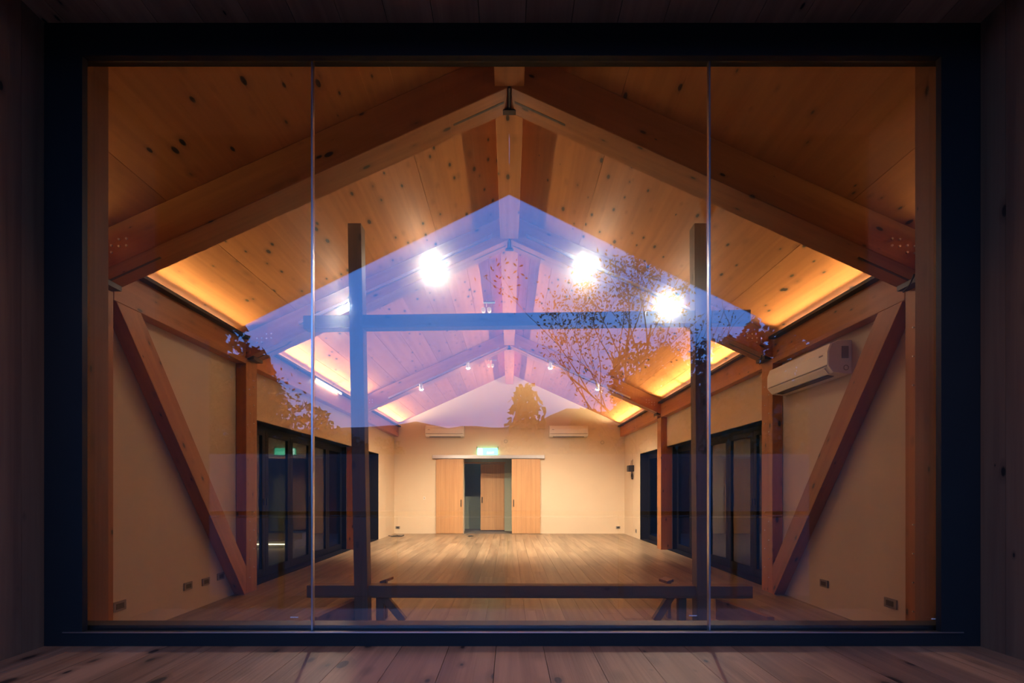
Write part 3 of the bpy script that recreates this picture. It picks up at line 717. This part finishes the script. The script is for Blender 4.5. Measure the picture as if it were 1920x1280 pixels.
box('bench_slab', -8.6, -6.0, 13.9, 14.6, -.42, H(-1.25), M_conc, parent=e)
e = tag(empty('garden_lantern', (-4.9, 14.8, -.42)), 'small glowing lantern outside beyond the left glazed doors', 'lantern')
box('lantern_post', -4.93, -4.87, 14.77, 14.83, -.42, H(-1.24), M_black, parent=e)
box('lantern_head', -4.96, -4.84, 14.74, 14.86, H(-1.24), H(-1.12), M_strip, parent=e)

VM = 2*(FY+.034)               # mirror plane doubled: reflected depth D stands at y = VM - D
def mk_tree(lab, name, base, h, spread, leaves, lsize, lm, seed, lean=(0, 0), nb=5, depth=4, trunk=.10, first=.25):
    r = random.Random(seed); W = []; tips = []
    def grow(p, d, L, rad, lev):
        n = 4; pts = [p]; q = p.copy(); dd = d.copy()
        for k in range(n):
            dd = (dd+Vector((r.uniform(-.16, .16), r.uniform(-.16, .16), r.uniform(-.02, .10)))).normalized(); q = q+dd*L/n; pts.append(q.copy())
        W.append(tube(pts, [rad*(1-.45*k/n) for k in range(n+1)], 5 if lev < 2 else 4))
        if lev >= 2: tips.extend(pts[1:])
        if lev < depth:
            for k in range(nb if lev == 0 else r.choice((2, 3))):
                t = r.choice(pts[2:]) if lev else pts[r.choice((1, 2, 3, 4))]
                a = r.uniform(0, 6.28); o_ = Vector((math.cos(a), math.sin(a), 0))*spread
                nd_ = (dd*.8+o_+Vector((0, 0, .35))).normalized()
                grow(t, nd_, L*r.uniform(.55, .78), rad*.5, lev+1)
    e = tag(empty(name, base), lab, 'tree')
    grow(Vector(base), Vector((lean[0], lean[1], 1)).normalized(), h*.42, trunk, 0)
    mesh('trunk', *join(W), M_bark, parent=e)
    V, Fc = [], []
    for k in range(leaves):
        t = r.choice(tips); c = t+Vector((r.gauss(0, lsize*1.3), r.gauss(0, lsize*1.3), r.gauss(0, lsize*1.1)))
        a = Vector((r.uniform(-1, 1), r.uniform(-1, 1), r.uniform(-1, .4))).normalized()*lsize*r.uniform(.6, 1.2); b = a.orthogonal().normalized()*lsize*.42
        n = len(V); V += [tuple(c-a*.5), tuple(c+b*.5), tuple(c+a*.5), tuple(c-b*.5)]; Fc.append((n, n+1, n+2, n+3))
    f = mesh('foliage', V, Fc, lm, parent=e); f['kind'] = 'stuff'
    return e
def blob_tree(lab, name, base, rx, rz, n, lsize, lm, seed, cone=False):
    r = random.Random(seed)
    e = tag(empty(name, base), lab, 'tree')
    mesh('trunk', *tube([base, (base[0], base[1], base[2]+rz*(1.7 if cone else 1.1))], [.16, .04], 7), M_bark, parent=e)
    V, Fc = [], []
    cl = [(r.uniform(-.7, .7), r.uniform(-.7, .7), r.uniform(.35, 1.75), r.uniform(.25, .5)) for _ in range(16)]
    for k in range(n):
        if cone:
            t = r.random()**.7; hz = base[2]+.3+(1-t)*rz*2; a = r.uniform(0, 6.28)
            rr = rx*(t**.75)*math.sqrt(r.uniform(.2, 1))*(.8+.35*math.sin(a*5+t*23))+abs(r.gauss(0, .22)); c = Vector((base[0]+rr*math.cos(a), base[1]+rr*math.sin(a), hz))
        else:
            q = r.choice(cl); v = Vector((r.gauss(0, 1), r.gauss(0, 1), r.gauss(0, 1))).normalized()*q[3]*r.uniform(.75, 1.05)
            c = Vector((base[0]+(q[0]+v.x)*rx, base[1]+(q[1]+v.y)*rx, base[2]+(q[2]+v.z)*rz))
        a = Vector((r.uniform(-1, 1), r.uniform(-1, 1), r.uniform(-1, 1))).normalized()*lsize*r.uniform(.6, 1.3); b = a.orthogonal().normalized()*lsize*.6
        m_ = len(V); V += [tuple(c-a*.5), tuple(c+b*.5), tuple(c+a*.5), tuple(c-b*.5)]; Fc.append((m_, m_+1, m_+2, m_+3))
    f = mesh('foliage', V, Fc, lm, parent=e); f['kind'] = 'stuff'
    return e
def vp(x, y, D): return ((x-955)/(F/D), VM-D, H((918-y)/(F/D)))
G = -.5
def at(x, D): return ((x-955)*D/F, VM-D, G)
mk_tree('sparse leafy tree of many thin stems, mirrored at the right of the reflected sky', 'leafy_tree', at(1225, 15), 10.0, .60, 3400, .14, M_leaf2, 11, lean=(-.14, 0), nb=9, depth=4, trunk=.10)
mk_tree('slim bare-branched tree mirrored beside the right spotlight glare', 'slender_tree', at(1286, 15), 7.6, .35, 250, .10, M_leaf, 5, nb=5, depth=3, trunk=.07)
blob_tree('tall leafy tree mirrored just past the right end of the dark crossbar', 'broad_tree', at(1495, 12), 1.25, 2.35, 9000, .2, M_leaf, 31)
mk_tree('maple with russet leaves mirrored at the left end of the reflected sky', 'maple_tree', at(442, 13), 4.9, .75, 4200, .15, M_leaf2, 21, nb=7, depth=4, trunk=.09)
blob_tree('pointed conifer mirrored in the middle above the end wall', 'conifer_tree', at(985, 24), 1.6, 3.35, 1500, .42, M_leaf, 3, cone=True)
blob_tree('dense round tree mirrored behind the thin stems at right', 'broad_tree', at(1262, 26), 3.2, 4.7, 9000, .34, M_leaf, 4)
blob_tree('dense dark tree mirrored at the far right end of the sky', 'broad_tree', at(1420, 22), 2.6, 4.6, 9000, .32, M_leaf, 6)
blob_tree('low dense tree mirrored right of the conifer', 'broad_tree', at(1170, 30), 3.4, 3.6, 8000, .36, M_leaf, 9)
blob_tree('rounded low tree mirrored on the left wall above the glazed doors', 'broad_tree', at(540, 24), 3.0, 2.7, 8000, .3, M_leaf, 13)
blob_tree('rounded low tree mirrored behind the left post of the dark frame', 'broad_tree', at(640, 28), 2.9, 2.5, 8000, .32, M_leaf, 15)
blob_tree('tall dark tree mirrored at the extreme left of the sky', 'broad_tree', at(405, 14), 1.5, 3.5, 8000, .3, M_leaf, 17)
# far hills: ridges of real terrain
def hill(name, lab, D, pts, depth, seed):
    V, Fc = [], []; n = 120; mrow = 14
    xs_ = [p[0] for p in pts]
    for j in range(mrow+1):
        t = j/mrow
        for i in range(n+1):
            x = xs_[0]+(xs_[-1]-xs_[0])*i/n
            for a, b in zip(pts, pts[1:]):
                if a[0] <= x <= b[0]: u = (x-a[0])/(b[0]-a[0]); u = u*u*(3-2*u); y = a[1]+(b[1]-a[1])*u
            hgt = (918-y)/F*D
            prof = math.sin(math.pi*t)
            X = (x-955)/F*D
            z = G-.2+(hgt+CAM-G)*prof*(1+.05*noise.noise(Vector((X*.06, t*3, seed)))) + .8*noise.noise(Vector((X*.35, t*9, seed)))*prof
            V.append((X, VM-D-depth*(t-.5), z))
    for j in range(mrow):
        for i in range(n): a = j*(n+1)+i; Fc.append((a, a+1, a+n+2, a+n+1))
    e = mesh(name, V, Fc, M_hill, smooth=True); return tag(e, lab, 'hill')
hill('distant_hills', 'low wooded hills mirrored above the end wall of the hall', 160, [(-700, 835), (300, 815), (700, 800), (790, 790), (835, 806), (862, 800), (935, 805), (1000, 790), (1060, 762), (1130, 772), (1190, 735), (1400, 720), (2600, 800)], 60, 2)
